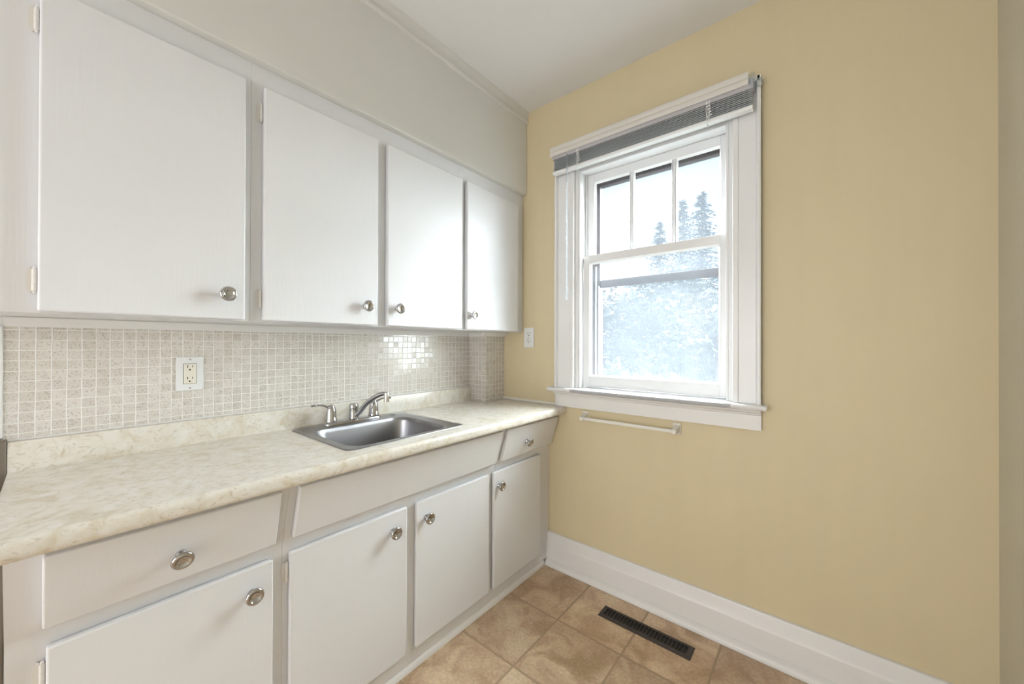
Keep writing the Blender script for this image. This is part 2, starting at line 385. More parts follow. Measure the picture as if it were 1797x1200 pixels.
# ------------------------------------------------------------------ tile backsplash
bm = B(); box(bm, .0003, .006, -1.8665, -.1655, .966, 1.2950)
ts = tag(obj('tile_backsplash', bm, 'tileY', smooth=False), 'backsplash of small square speckled beige tiles between worktop and wall cupboards', 'backsplash')
cs = thing('tile_backsplash', 'small beige tiles wrapping the boxed-out corner beside the yellow wall', 'backsplash', (.146, -.171, .887))
bm = B(); box(bm, .1402, .146, -.171, -.0005, .887, 1.2950); obj('front_tiling', bm, 'tileY', cs, smooth=False)
bm = B(); box(bm, .0065, .1402, -.171, -.1652, .887, 1.2950); obj('side_tiling', bm, 'tileX', cs, smooth=False)
bm = B(); box(bm, .146, .149, -.171, -.0125, .887, .890); obj('caulk_line', bm, 'grout', cs, bevel=.001)
bm = B(); box(bm, .006, .011, -1.8665, -.1715, .9657, .9705); obj('caulk_line', bm, 'grout', ts, bevel=.001)

# moulding under the wall cupboards, wrapping the chase
def mould_prof(x): return [(x, 1.270), (x+.010, 1.270), (x+.013, 1.276), (x+.020, 1.282), (x+.024, 1.290), (x+.032, 1.2945), (x, 1.2945)]
bm = B()
prism(bm, mould_prof(.006), 'y', -1.866, -.171)
prism(bm, mould_prof(.146), 'y', -.200, -.0005)
prism(bm, [(-y+(-.171), z) for y, z in [(p[0], p[1]) for p in mould_prof(0)]], 'x', .006, .150)
tag(obj('under_cabinet_moulding', bm, 'white'), 'thin white moulding under the wall cupboards along the top of the tiles', 'moulding')

# ------------------------------------------------------------------ knobs and hinges
KNOB = [(0, 0), (.0105, 0), (.0100, .003), (.0075, .006), (.0070, .012), (.0105, .016), (.0175, .0185), (.0208, .0215), (.0215, .0245),
        (.0205, .0275), (.0180, .0292), (.0155, .0294), (.0135, .0280), (.0115, .0255), (.0080, .0240), (.0030, .0236), (0, .0235)]
knob_bm = B(); lathe(knob_bm, KNOB, Matrix.Identity(4), 40)
knob_me = bpy.data.meshes.new('knob'); bmesh.ops.recalc_face_normals(knob_bm, faces=knob_bm.faces); knob_bm.to_mesh(knob_me); knob_bm.free()
for p in knob_me.polygons: p.use_smooth = True
knob_me.materials.append(MT['chrome'])
def knob(parent, pos, d=(1, 0, 0)):
    o = bpy.data.objects.new('knob', knob_me); C.objects.link(o); o.parent = parent
    o.matrix_parent_inverse = Matrix.Identity(4)
    o.matrix_local = Matrix.Translation(-Vector(root_loc(parent))) @ axisM(pos, d)
    if parent.type == 'MESH': o['label'] = 'polished chrome knob with a dished face'
    return o
def root_loc(o):
    v = Vector((0, 0, 0)) 
    # part meshes are modelled in world coordinates and offset back by their parent inverse
    if o.type == 'EMPTY': return o.location
    return v
# hinge: rounded leaf on the frame, three-knuckle barrel with ball tips
def hinge(parent, x, y, z, side):
    """side=-1: leaf lies toward -y of the barrel"""
    bm = B()
    L = .030
    prof = [(y, z-L*.75), (y+side*.007, z-L*.98), (y+side*.011, z-L*.75), (y+side*.0125, z-L*.4), (y+side*.0125, z+L*.4), (y+side*.011, z+L*.75), (y+side*.007, z+L*.98), (y, z+L*.75)]
    prism(bm, prof, 'x', x, x+.0022)
    lathe(bm, [(0, -.031), (.0022, -.030), (.0030, -.027), (.0022, -.0245), (.0042, -.024), (.0042, -.0085), (.0034, -.008), (.0042, -.0075),
               (.0042, .0075), (.0034, .008), (.0042, .0085), (.0042, .024), (.0022, .0245), (.0030, .027), (.0022, .030), (0, .031)],
          Matrix.Translation((x+.0062, y, z)), 16)
    return obj('hinge', bm, 'hinge', parent)

# ------------------------------------------------------------------ wall cupboards
UX, UF = .2860, .3100          # face-frame plane, door front plane
DT, DB = 2.0386, 1.2985
def wall_unit(y0, y1, doors, label):
    t = thing('wall_cabinet', label, 'cabinet', (.15, (y0+y1)/2, 1.2955))
    bm = B()
    # frame: stiles, rails, and the box behind
    box(bm, .0005, UX, y0, y1, 1.2955, SZ-.0005)
    obj('carcass', bm, 'cab', t)
    for (a, b, hs, ky) in doors:
        bm = B(); box(bm, UX+.0012, UF, a, b, DB, DT)
        d = obj('door', bm, 'cab', t, bevel=.0045, seg=3)
        knob(d, (UF, ky, 1.371))
        for hz in (1.369, 1.961):
            if hs < 0: hinge(d, UX+.0004, a-.0045, hz, -1)
            else: hinge(d, UX+.0004, b+.0045, hz, 1)
    return t
wall_unit(-2.05, -1.3935, [(-1.8070, -1.4123, -1, -1.4600)], 'white wall cupboard above the tiled wall, widest door, nearest the camera at top left')
wall_unit(-1.3930, -.5030, [(-1.3630, -.9665, -1, -1.0190), (-.9230, -.5100, 1, -.8780)], 'white two-door wall cupboard in the middle, with its two knobs close together, above the sink')
wall_unit(-.5025, -.0010, [(-.4780, -.0700, 1, -.4450)], 'white wall cupboard with the narrowest-looking door, next to the yellow window wall')

# ------------------------------------------------------------------ base cupboards (upper fronts lean outward)
FX, FD = .4770, .4950
ZT_ = .6280; ZB_ = .0850
SLB = (.4800, .6600); SLT = (.5340, .8440)           # frame slope (x,z)
def slope_x(z): return SLB[0]+(SLT[0]-SLB[0])*(z-SLB[1])/(SLT[1]-SLB[1])
sl = Vector((SLT[0]-SLB[0], 0, SLT[1]-SLB[1])).normalized(); sn = Vector((sl.z, 0, -sl.x))
def slant_front(name, parent, y0, y1, m='cab'):
    z0, z1 = .6740, .8300
    a = Vector((slope_x(z0), 0, z0))+sn*.001; b = Vector((slope_x(z1), 0, z1))+sn*.001
    a2 = a+sn*.0175; b2 = b+sn*.0175
    bm = B(); prism(bm, [(a.x, a.z), (a2.x, a2.z), (b2.x, b2.z), (b.x, b.z)], 'y', y0, y1)
    return obj(name, bm, m, parent, bevel=.004, seg=3)
def base_unit(y0, y1, front, doors, label):
    t = thing('base_cabinet', label, 'cabinet', (.24, (y0+y1)/2, 0))
    bm = B()
    x0 = .0005 if y1 < -.2 else .1480
    prism(bm, [(x0, .030), (FX, .030), (FX, .655), (SLB[0], .660), (SLT[0], .8450), (x0, .8450)] if False else
          [(.42, .030), (FX, .030), (FX, .655), (SLB[0], .660), (SLT[0], .8450), (.42, .8450)], 'y', y0, y1)
    box(bm, x0, .42, y0, y0+.016, .0005, .70); box(bm, x0, .42, y1-.016, y1, .0005, .70); box(bm, x0, .42, y0+.016, y1-.016, .03, .045)
    box(bm, .42, .4690, y0, y1, .0005, .030)
    obj('carcass', bm, 'cab', t)
    kind, a, b, ky = front
    d = slant_front(kind, t, a, b)
    if ky is not None:
        zc = .7440; p = Vector((slope_x(zc), ky, zc))+sn*.0185
        knob(d, p, sn)
    for (a, b, hs, ky) in doors:
        bm = B(); box(bm, FX+.0012, FD, a, b, ZB_, ZT_)
        d = obj('door', bm, 'cab', t, bevel=.0045, seg=3)
        knob(d, (FD, ky, .561))
        for hz in (.130, .571):
            if hs < 0: hinge(d, FX+.0004, a-.0045, hz, -1)
            else: hinge(d, FX+.0004, b+.0045, hz, 1)
    return t
base_unit(-1.8400, -1.3660, ('drawer', -1.7950, -1.3890, -1.5940), [(-1.7900, -1.3930, -1, -1.4440)],
          'white base cupboard with a slanted drawer, nearest the camera, left of the sink cupboard')
base_unit(-1.3655, -.4540, ('false_drawer_front', -1.3450, -.4720, None), [(-1.3510, -.9550, -1, -1.0160), (-.9140, -.5130, 1, -.8690)],
          'white sink base cupboard with one long knobless slanted front over two doors')
base_unit(-.4535, -.0005, ('drawer', -.4370, -.0060, -.2660), [(-.4820, -.1050, 1, -.4480)],
          'white base cupboard with a slanted drawer, in the corner by the yellow wall')
# quarter round at the foot of the cupboards
bm = B(); prism(bm, [(.4692, 0), (.4830, 0), (.4825, .010), (.4790, .020), (.4692, .0285)], 'y', -1.84, -.0445)
struct(obj('trim_4', bm, 'white'))

# ------------------------------------------------------------------ worktop with upstand, cut for the sink
CT, CBOT, CXF = .8860, .8455, .5950
SKX0, SKX1, SKY0, SKY1 = .0600, .5190, -1.1950, -.6870
hx0, hx1, hy0, hy1 = SKX0+.025, SKX1-.018, SKY0+.018, SKY1-.018
YL = -1.8580
def nose(n=6, r=.014):
    pts = []
    for k in range(n+1):
        a = math.pi/2*(1-k/n); pts.append((CXF-r+r*math.cos(a), CT-r+r*math.sin(a)))
    for k in range(n+1):
        a = -math.pi/2*k/n; pts.append((CXF-r+r*math.cos(a), CBOT+r+r*math.sin(a)))
    return pts
bm = B()
# slabs round the sink hole, the front one carrying the rounded nose
box(bm, .0065, hx0, hy0, hy1, CBOT, CT)
prism(bm, [(hx1, CBOT), (hx1, CT)]+nose(), 'y', hy0, hy1)
prism(bm, [(.0065, CBOT), (.0065, CT)]+nose(), 'y', YL, hy0)
prism(bm, [(.0065, CBOT), (.0065, CT)]+nose(), 'y', hy1, -.1715)
prism(bm, [(.1470, CBOT), (.1470, CT)]+nose(), 'y', -.1715, -.0008)
bmesh.ops.remove_doubles(bm, verts=bm.verts, dist=1e-5)
wt = thing('worktop', 'cream marbled laminate worktop with rounded front edge running along the cupboards', 'worktop', (.3, -.93, CBOT))
obj('slab', bm, 'laminate', wt)
bm = B(); prism(bm, [(.0065, CT), (.028, CT), (.028, .960), (.0265, .9645), (.022, .9655), (.0065, .9655)], 'y', YL, -.1715)
obj('upstand', bm, 'laminate', wt)

# ------------------------------------------------------------------ stainless sink
def rrect(x0, x1, y0, y1, r, n=6):
    out = []
    for cx, cy, a0 in ((x1-r, y1-r, 0), (x0+r, y1-r, 90), (x0+r, y0+r, 180), (x1-r, y0+r, 270)):
        for k in range(n+1):
            a = math.radians(a0+90*k/n); out.append((cx+r*math.cos(a), cy+r*math.sin(a)))
    return out
sk = thing('kitchen_sink', 'single-bowl stainless steel drop-in sink set in the cream worktop', 'sink', ((SKX0+SKX1)/2, (SKY0+SKY1)/2, CT))
def loft(bm, loops):
    prev = None
    for pts, z in loops:
        cur = [bm.verts.new((p[0], p[1], z)) for p in pts]
        if prev:
            for i in range(len(cur)): bm.faces.new((prev[i], prev[(i+1) % len(cur)], cur[(i+1) % len(cur)], cur[i]))
        prev = cur
    return prev
bx0, bx1, by0, by1 = .152, .490, -1.160, -.742
bm = B()
loft(bm, [(rrect(SKX0, SKX1, SKY0, SKY1, .030), CT+.0004), (rrect(SKX0+.001, SKX1-.001, SKY0+.001, SKY1-.001, .030), CT+.0022), (rrect(SKX0+.005, SKX1-.005, SKY0+.005, SKY1-.005, .028), CT+.0036),
          (rrect(SKX0+.011, SKX1-.011, SKY0+.011, SKY1-.011, .026), CT+.0024), (rrect(bx0-.006, bx1+.006, by0-.006, by1+.006, .062), CT+.0020), (rrect(bx0, bx1, by0, by1, .058), CT+.0005)])
obj('rim', bm, 'steel', sk, angle=60)
bm = B()
L_ = []
for k, (ins, z) in enumerate([(0, CT+.0005), (.004, CT-.006), (.006, CT-.014), (.016, CT-.12), (.022, CT-.145), (.036, CT-.160), (.060, CT-.166)]):
    L_.append((rrect(bx0+ins, bx1-ins, by0+ins, by1-ins, max(.058-ins*.2, .03)), z))
cx_, cy_ = (bx0+bx1)/2, (by0+by1)/2
n = len(L_[0][0])
circ = [(cx_+.045*math.cos(math.atan2(p[1]-cy_, p[0]-cx_)), cy_+.045*math.sin(math.atan2(p[1]-cy_, p[0]-cx_))) for p in L_[0][0]]
L_.append((circ, CT-.170))
last = loft(bm, L_); 
obj('basin', bm, 'steel', sk, angle=70)
bm = B(); lathe(bm, [(.045, -.170), (.043, -.1715), (.036, -.175), (.034, -.182), (0, -.184)], Matrix.Translation((cx_, cy_, CT)), 32)
obj('drain', bm, 'nickel', sk)
bm = B(); lathe(bm, [(0, .008), (.010, .0078), (.017, .006), (.019, .0024)], Matrix.Translation((.0950, -.752, CT)), 28)
obj('hole_cover', bm, 'steel', sk)

# ------------------------------------------------------------------ faucet
fz = CT+.0026
fc = thing('faucet', 'chrome two-handle kitchen faucet on the back ledge of the sink', 'faucet', (.090, -.950, fz))
FXc = .094
bm = B(); loft_l = [(rrect(FXc-.027, FXc+.027, -1.078, -.824, .026), fz), (rrect(FXc-.027, FXc+.027, -1.078, -.824, .026), fz+.006), (rrect(FXc-.023, FXc+.023, -1.074, -.828, .022), fz+.012), (rrect(FXc-.018, FXc+.018, -1.068, -.834, .017), fz+.013)]
top = loft(bm, loft_l); bm.faces.new(top)
obj('deck_plate', bm, 'chrome', fc, angle=50)
spo = None
bm = B(); lathe(bm, [(.019, 0), (.0195, .004), (.018, .008), (.018, .044), (.0195, .046), (.0195, .058), (.017, .063), (.008, .066), (0, .0665)], Matrix.Translation((FXc, -.951, fz+.012)), 32)
col = obj('spout_column', bm, 'chrome', fc)
bm = B()
s0 = Vector((FXc+.010, -.945, fz+.028)); tip = Vector((.236, -.885, 0))
path = spline([s0, (FXc+.030, -.936, .935), (FXc+.062, -.922, .972), (FXc+.098, -.906, .999), (.218, -.8925, 1.012), (.240, -.8835, 1.013)], 8)
rad = [.0135-.0035*i/(len(path)-1) for i in range(len(path))]
tube(bm, path, rad, 18, flat=.85)
obj('spout', bm, 'chrome', fc, angle=70)
bm = B(); lathe(bm, [(0, .019), (.009, .018), (.0105, .014), (.0105, -.003), (.0115, -.004), (.0115, -.021), (.0095, -.022), (0, -.0215)], Matrix.Translation((.241, -.8830, 1.001)), 24)
obj('aerator', bm, 'nickel', fc)
def handle(y, dirv):
    bm = B(); lathe(bm, [(.0225, 0), (.0225, .010), (.0215, .014), (.0205, .016), (.0200, .030), (.0180, .050), (.0150, .064), (.010, .072), (0, .075)], Matrix.Translation((FXc, y, fz+.010)), 32)
    h = obj('handle', bm, 'chrome', fc)
    d = Vector(dirv)
    bm = B()
    b0 = Vector((FXc, y, fz+.064))
    pts = spline([b0, b0+d*.018+Vector((0, 0, .013)), b0+d*.040+Vector((0, 0, .021)), b0+d*.062+Vector((0, 0, .0225)), b0+d*.078+Vector((0, 0, .0215))], 6)
    rr = [.010-.0035*min(1, i/(len(pts)*.5)) + (.002 if i > len(pts)*.7 else 0) for i in range(len(pts))]
    tube(bm, pts, rr, 14, flat=.55)
    obj('lever', bm, 'chrome', h, angle=70)
handle(-1.048, (-.10, -1, 0)); handle(-.856, (.25, .95, 0))

# ------------------------------------------------------------------ electrical outlets
def duplex_slots(bm, P, zc, w=.0065):
    """P(a,b,depth0,depth1) makes a box in the plane of the outlet"""
    P(bm, -w-.001, -w+.001, zc+.001, zc+.008); P(bm, w-.0008, w+.0008, zc+.002, zc+.0075)
def outlet_left():
    yc, zc = -1.4880, 1.1230
    t = thing('electrical_outlet', 'white outlet plate with cream receptacle on the speckled tiles', 'outlet', (.006, yc, zc))
    bm = B(); box(bm, .0062, .0115, yc-.036, yc+.036, zc-.0575, zc+.0575); obj('wall_plate', bm, 'plate', t, bevel=.0025, seg=3)
    bm = B(); box(bm, .0117, .0132, yc-.0168, yc+.0168, zc-.0335, zc+.0335); r = obj('receptacle', bm, 'cream', t, bevel=.0006)
    bm = B(); box(bm, .0116, .0120, yc-.0178, yc+.0178, zc-.0345, zc+.0345); obj('receptacle_gap', bm, 'slot', t)
    for s in (-1, 1):
        z0 = zc+s*.0195
        bm = B(); box(bm, .0133, .0137, yc-.0075, yc-.0053, z0+.001, z0+.0090); obj('blade_slot', bm, 'slot', r)
        bm = B(); box(bm, .0133, .0137, yc+.0055, yc+.0073, z0+.002, z0+.0085); obj('blade_slot', bm, 'slot', r)
        bm = B(); lathe(bm, [(0, 0), (.0027, 0), (.0027, .0004), (0, .0004)], axisM((.0133, yc-.001, z0-.0060), (1, 0, 0)), 14); obj('ground_slot', bm, 'slot', r)
    for s in (-1, 1):
        bm = B(); lathe(bm, [(0, 0), (.0030, 0), (.0026, .0010), (0, .0012)], axisM((.0116, yc, zc+s*.0485), (1, 0, 0)), 16)
        obj('screw', bm, 'nickel', t)
def outlet_back():
    xc, zc = .3385, 1.2640
    t = thing('electrical_outlet', 'white duplex outlet on the yellow wall between cupboards and window', 'outlet', (xc, 0, zc))
    bm = B(); box(bm, xc-.036, xc+.036, -.0055, -.0002, zc-.0585, zc+.0585); obj('wall_plate', bm, 'plate', t, bevel=.0022, seg=3)
    for s in (-1, 1):
        z0 = zc+s*.0200
        bm = B()
        lathe(bm, [(0, 0), (.0165, 0), (.0165, .0014), (.0155, .0020), (0, .0020)], axisM((xc, -.0056, z0), (0, -1, 0)) @ Matrix.Diagonal((1, .86, 1, 1)), 28)
        r = obj('receptacle', bm, 'plate', t)
        bm = B(); box(bm, xc-.0078, xc-.0056, -.0081, -.0077, z0+.001, z0+.0085); obj('blade_slot', bm, 'slot', r)
        bm = B(); box(bm, xc+.0056, xc+.0076, -.0081, -.0077, z0+.002, z0+.0080); obj('blade_slot', bm, 'slot', r)
        bm = B(); lathe(bm, [(0, 0), (.0026, 0), (.0026, .0004), (0, .0004)], axisM((xc, -.0077, z0-.0065), (0, -1, 0)), 14); obj('ground_slot', bm, 'slot', r)
    bm = B(); lathe(bm, [(0, 0), (.0028, 0), (.0024, .0010), (0, .0012)], axisM((xc, -.0056, zc), (0, -1, 0)), 16)
    obj('screw', bm, 'nickel', t)
outlet_left(); outlet_back()

# ------------------------------------------------------------------ window
w = struct_empty('window_1', (1.0, 0, .99))
CI0, CI1, CO0, CO1, CTOP = .645, 1.390, .532, 1.489, 2.285
bm = B()
def casing_leg(xi, xo, s):     # s=+1 when the leg lies to +x of the opening
    # plain board with a small inner bead
    prism(bm, [(xi, -.0005), (xo, -.0005), (xo, -.019), (xi+s*.021, -.019), (xi+s*.020, -.0225), (xi+s*.002, -.0225), (xi, -.020)], 'z', .990, CTOP)
casing_leg(CI0, CO0, -1); casing_leg(CI1, CO1, 1)
box(bm, CI0, CI1, -.0190, -.0005, WZ1, CTOP)
obj('casing', bm, 'winpaint', w, bevel=.0015)
bm = B()
for xo, s in ((CO0, 1), (CO1, -1)):
    prism(bm, [(xo, -.0005), (xo, -.030), (xo+s*.004, -.034), (xo+s*.012, -.034), (xo+s*.017, -.027), (xo+s*.019, -.0192), (xo+s*.019, -.0005)], 'z', .9905, CTOP)
box(bm, CO0, CO1, -.034, -.0005, CTOP-.019, CTOP+.0005)
obj('back_band', bm, 'winpaint', w)
bm = B()
prism(bm, [(.095, .970), (.095, .998), (.030, .9925), (-.048, .9900), (-.055, .9870), (-.0575, .9800), (-.054, .9730), (-.047, .9700), (-.020, .9700), (-.0005, .968)], 'x', WX0+.0005, WX1-.0005)
prism(bm, [(-.0005, .968), (-.0005, .991), (-.048, .9900), (-.055, .9870), (-.0575, .9800), (-.054, .9730), (-.047, .9700), (-.020, .9700)], 'x', .500, 1.508)
obj('stool', bm, 'winpaint', w)
bm = B()
prism(bm, [(-.0005, .9695), (-.043, .9695), (-.038, .9600), (-.028, .9560), (-.0250, .9480), (-.0190, .9460), (-.0190, .8870), (-.0005, .8870)], 'x', .532, 1.489)
obj('apron', bm, 'white', w, bevel=.001)
# jambs lining the opening, with the inside stops
bm = B()
box(bm, WX0, WX0+.018, .0005, .150, .985, WZ1); box(bm, WX1-.018, WX1, .0005, .150, .985, WZ1); box(bm, WX0+.018, WX1-.018, .0005, .150, WZ1-.018, WZ1)
obj('jamb', bm, 'winpaint', w, bevel=.001)
bm = B()
for x0, x1 in ((WX0+.018, WX0+.0285), (WX1-.0285, WX1-.018)): box(bm, x0, x1, .002, .040, .993, WZ1-.018)
box(bm, WX0+.0285, WX1-.0285, .002, .040, WZ1-.0285, WZ1-.018)
for x0, x1 in ((WX0+.018, WX0+.0285), (WX1-.0285, WX1-.018)): box(bm, x0, x1, .078, .088, 1.69, WZ1-.018)
obj('stop_bead', bm, 'winpaint', w, bevel=.002)
def sash(name, x0, x1, z0, z1, y0, y1, gx0, gx1, gz0, gz1, gm, muntins=()):
    bm = B()
    box(bm, x0, gx0, y0, y1, z0, z1); box(bm, gx1, x1, y0, y1, z0, z1)
    box(bm, gx0, gx1, y0, y1, z0, gz0); box(bm, gx0, gx1, y0, y1, gz1, z1)
    s = obj(name, bm, 'winpaint', w, bevel=.0015)
    # glazing bevel round the pane
    bm = B(); ym = (y0+y1)/2
    for m in muntins:
        prism(bm, [(m-.0085, ym+.003), (m-.0060, y0+.003), (m+.0060, y0+.003), (m+.0085, ym+.003), (m+.0085, y1-.002), (m-.0085, y1-.002)], 'z', gz0, gz1)
    if muntins: obj('muntins', bm, 'winpaint', s)
    bm = B()
    e = .007
    xs = [gx0]+[v for m in muntins for v in (m-.0085, m+.0085)]+[gx1]
    for i in range(0, len(xs), 2):
        a, b = xs[i], xs[i+1]
        q = [((a, gz0), (b, gz0), (b-e, gz0+e), (a+e, gz0+e)), ((b, gz0), (b, gz1), (b-e, gz1-e), (b-e, gz0+e)),
             ((b, gz1), (a, gz1), (a+e, gz1-e), (b-e, gz1-e)), ((a, gz1), (a, gz0), (a+e, gz0+e), (a+e, gz1-e))]
        for o1, o2, i2, i1 in q:
            v = [bm.verts.new((o1[0], y0+.002, o1[1])), bm.verts.new((o2[0], y0+.002, o2[1])), bm.verts.new((i2[0], ym-.001, i2[1])), bm.verts.new((i1[0], ym-.001, i1[1])),
                 bm.verts.new((o1[0], ym+.001, o1[1])), bm.verts.new((o2[0], ym+.001, o2[1])), bm.verts.new((i2[0], ym+.001, i2[1])), bm.verts.new((i1[0], ym+.001, i1[1]))]
            for f in ((0, 1, 2, 3), (4, 7, 6, 5), (0, 3, 7, 4), (1, 5, 6, 2), (3, 2, 6, 7), (0, 4, 5, 1)): bm.faces.new([v[k] for k in f])
    obj('glazing_bead', bm, 'winpaint', s, smooth=False)
    bm = B(); box(bm, gx0, gx1, ym-.0005, ym+.0015, gz0, gz1)
    obj('pane', bm, gm, s, smooth=False)
    return s
sash('lower_sash', WX0+.0295, WX1-.0240, .9990, 1.7020, .041, .077, .7090, 1.3320, 1.0560, 1.6620, 'hazy')
sash('upper_sash', WX0+.0195, WX1-.0195, 1.6700, 2.1560, .089, .120, .7110, 1.3270, 1.7100, 2.1110, 'glass', (.9205, 1.1290))
# brown storm window outside
bm = B()
sx0, sx1, sz0, sz1 = .712, 1.345, 1.02, 2.115
box(bm, WX0, sx0+.005, .150, .185, .985, WZ1); box(bm, sx1-.005, WX1, .150, .185, .985, WZ1)
box(bm, sx0, sx1, .150, .185, sz1-.010, WZ1); box(bm, sx0, sx1, .150, .185, .985, sz0)
box(bm, sx0, sx1, .155, .180, 1.543, 1.582)
obj('storm_frame', bm, 'storm', w, bevel=.002)
bm = B(); box(bm, .6925, .6995, .142, .1495, .99, 1.66)
box(bm, .7115, .7165, .142, .1495, .99, 1.55); obj('screen_track', bm, 'winpaint', w)
bm = B(); box(bm, sx0, sx1, .166, .168, sz0, sz1); obj('storm_pane', bm, 'glass', w, smooth=False)

# ------------------------------------------------------------------ raised venetian blind
bd = thing('venetian_blind', 'grey slatted blind drawn up under a white valance at the top of the window', 'blind', (1.0, -.034, 2.285))
BX0, BX1 = .545, 1.4680
bm = B(); box(bm, BX0, BX1, -.072, -.0355, 2.222, 2.262); obj('headrail', bm, 'head', bd, bevel=.002)
# slat stack, each slat a shallow crowned strip
bm = B()
for k in range(8):
    z = 2.1630+k*.0074; c = .0034
    n_ = 6; tops = []; bots = []
    for i in range(n_+1):
        u = i/n_; yy = -.071+u*.032; zz = z+c*4*u*(1-u)
        tops.append((yy, zz+.0016)); bots.append((yy, zz))
    jit = .0006*math.sin(k*2.3)
    prism(bm, [(p[0]+jit, p[1]) for p in bots]+[(p[0]+jit, p[1]) for p in reversed(tops)], 'x', BX0+.004, BX1-.004)
obj('slat_stack', bm, 'slat', bd)
bm = B(); prism(bm, [(-.070, 2.144), (-.041, 2.144), (-.039, 2.152), (-.043, 2.1605), (-.068, 2.1605), (-.072, 2.152)], 'x', BX0, BX1-.002); obj('bottom_rail', bm, 'rail', bd, bevel=.001)
for k in range(2):
    bm = B(); z0 = 2.240+k*.0260
    yo = -.0760
    prism(bm, [(yo, z0-.0010), (yo-.0018, z0+.004), (yo-.0024, z0+.0115), (yo-.0018, z0+.019), (yo, z0+.0235), (yo+.0009, z0+.0235), (yo-.0009, z0+.0115), (yo+.0009, z0-.0010)], 'x', .532, 1.4520)
    obj('valance_slat', bm, 'val', bd)
bm = B(); box(bm, 1.4525, 1.4600, -.079, -.073, 2.238, 2.275); box(bm, 1.4600, 1.4720, -.080, -.030, 2.226, 2.290-.012); obj('end_bracket', bm, 'clear', bd, bevel=.001)
bm = B(); lathe(bm, [(0, -.014), (.012, -.013), (.015, -.006), (.015, .006), (.012, .013), (0, .014)], axisM((1.486, -.052, 2.246), (1, 0, 0)), 20); obj('clear_clip', bm, 'clear', bd)
for x in (.700, 1.310):
    bm = B()
    for dx in (-.006, 0, .006): tube(bm, [(x+dx, -.0735, 2.235), (x+dx*1.2, -.0745, 2.190), (x+dx*.6, -.0745, 2.150)], .0012, 8)
    for i in range(5): cyl(bm, (x-.008+.003*i, -.0750, 2.222-.013*i), (1, 0, .25), .0022, .012, 8)
    obj('ladder_cord', bm, 'rail', bd)
    bm = B(); pts = [(x-.002, -.0755, 2.168), (x-.006, -.077, 2.155), (x-.004, -.0765, 2.142), (x-.001, -.077, 2.133)]
    tube(bm, spline(pts, 4), .0013, 8); lathe(bm, [(0, .006), (.0025, .004), (.0032, 0), (.0025, -.005), (0, -.006)], Matrix.Translation((x-.001, -.077, 2.129)), 12)
    obj('cord_tassel', bm, 'rail', bd)
bm = B(); tube(bm, [(.640, -.079, 2.225), (.640, -.080, 1.90), (.641, -.080, 1.50)], .0032, 8)
lathe(bm, [(0, .010), (.0045, .008), (.0045, -.040), (0, -.044)], Matrix.Translation((.641, -.080, 1.50)), 10)
obj('tilt_wand', bm, 'clear', bd)

# ------------------------------------------------------------------ towel bar
tb = thing('towel_bar', 'white towel bar fixed to the yellow wall below the window apron', 'towel bar', (.94, 0, .85))
def tbracket(xc, s):
    bm = B()
    prism(bm, [(xc-.017, .824), (xc+.017, .824), (xc+.017, .874), (xc-.017, .874)], 'y', -.006, -.0003)
    # neck tapering from plate to the square socket
    a = [(xc-.013, .832), (xc+.013, .832), (xc+.013, .866), (xc-.013, .866)]
    b = [(xc-.010, .834), (xc+.010, .834), (xc+.010, .852), (xc-.010, .852)]
    va = [bm.verts.new((p[0], -.006, p[1])) for p in a]; vb = [bm.verts.new((p[0], -.034, p[1])) for p in b]
    vc = [bm.verts.new((p[0], -.056, p[1])) for p in b]
    for u, v in ((va, vb), (vb, vc)):
        for i in range(4): bm.faces.new((u[i], u[(i+1) % 4], v[(i+1) % 4], v[i]))
    bm.faces.new(va); bm.faces.new(vc)
    return obj('bracket', bm, 'towel', tb, bevel=.0015)
tbracket(.7130, 1); tbracket(1.1690, -1)
bm = B(); box(bm, .7230, 1.1590, -.053, -.037, .8355, .8505); obj('bar', bm, 'towel', tb, bevel=.002)

# ------------------------------------------------------------------ floor register
rg = thing('floor_register', 'dark brown slotted floor register beside the baseboard', 'vent', (1.08, -.173, 0))
rx0, rx1, ry0, ry1 = .886, 1.277, -.2130, -.1330
ix0, ix1, iy0, iy1 = rx0+.020, rx1-.020, ry0+.0195, ry1-.0155
bm = B()
def ring(bm, o, i, zo, zi, zt):
    O0 = [bm.verts.new((x, y, zo)) for x, y in ((o[0], o[2]), (o[1], o[2]), (o[1], o[3]), (o[0], o[3]))]
    d = .005
    O1 = [bm.verts.new((x, y, zt)) for x, y in ((o[0]+d, o[2]+d), (o[1]-d, o[2]+d), (o[1]-d, o[3]-d), (o[0]+d, o[3]-d))]
    I1 = [bm.verts.new((x, y, zt)) for x, y in ((i[0], i[2]), (i[1], i[2]), (i[1], i[3]), (i[0], i[3]))]
    I0 = [bm.verts.new((x, y, zi)) for x, y in ((i[0], i[2]), (i[1], i[2]), (i[1], i[3]), (i[0], i[3]))]
    for a, b in ((O0, O1), (O1, I1), (I1, I0), (I0, O0)):
        for k in range(4): bm.faces.new((a[k], a[(k+1) % 4], b[(k+1) % 4], b[k]))
ring(bm, (rx0, rx1, ry0, ry1), (ix0, ix1, iy0, iy1), .0003, .0004, .0050)
obj('frame', bm, 'register', rg, smooth=False)
bm = B(); NS = 24
for k in range(1, NS):
    x = ix0+(ix1-ix0)*k/NS; box(bm, x-.0014, x+.0014, iy0, iy1, .0012, .0042)
obj('louvre_bars', bm, 'register', rg, smooth=False)
bm = B(); box(bm, ix0, ix1, iy0, iy1, .0003, .0009); obj('dark_backing', bm, 'blackhole', rg, smooth=False)  # near-black sheet under the bars, shade of the open slots put into colour

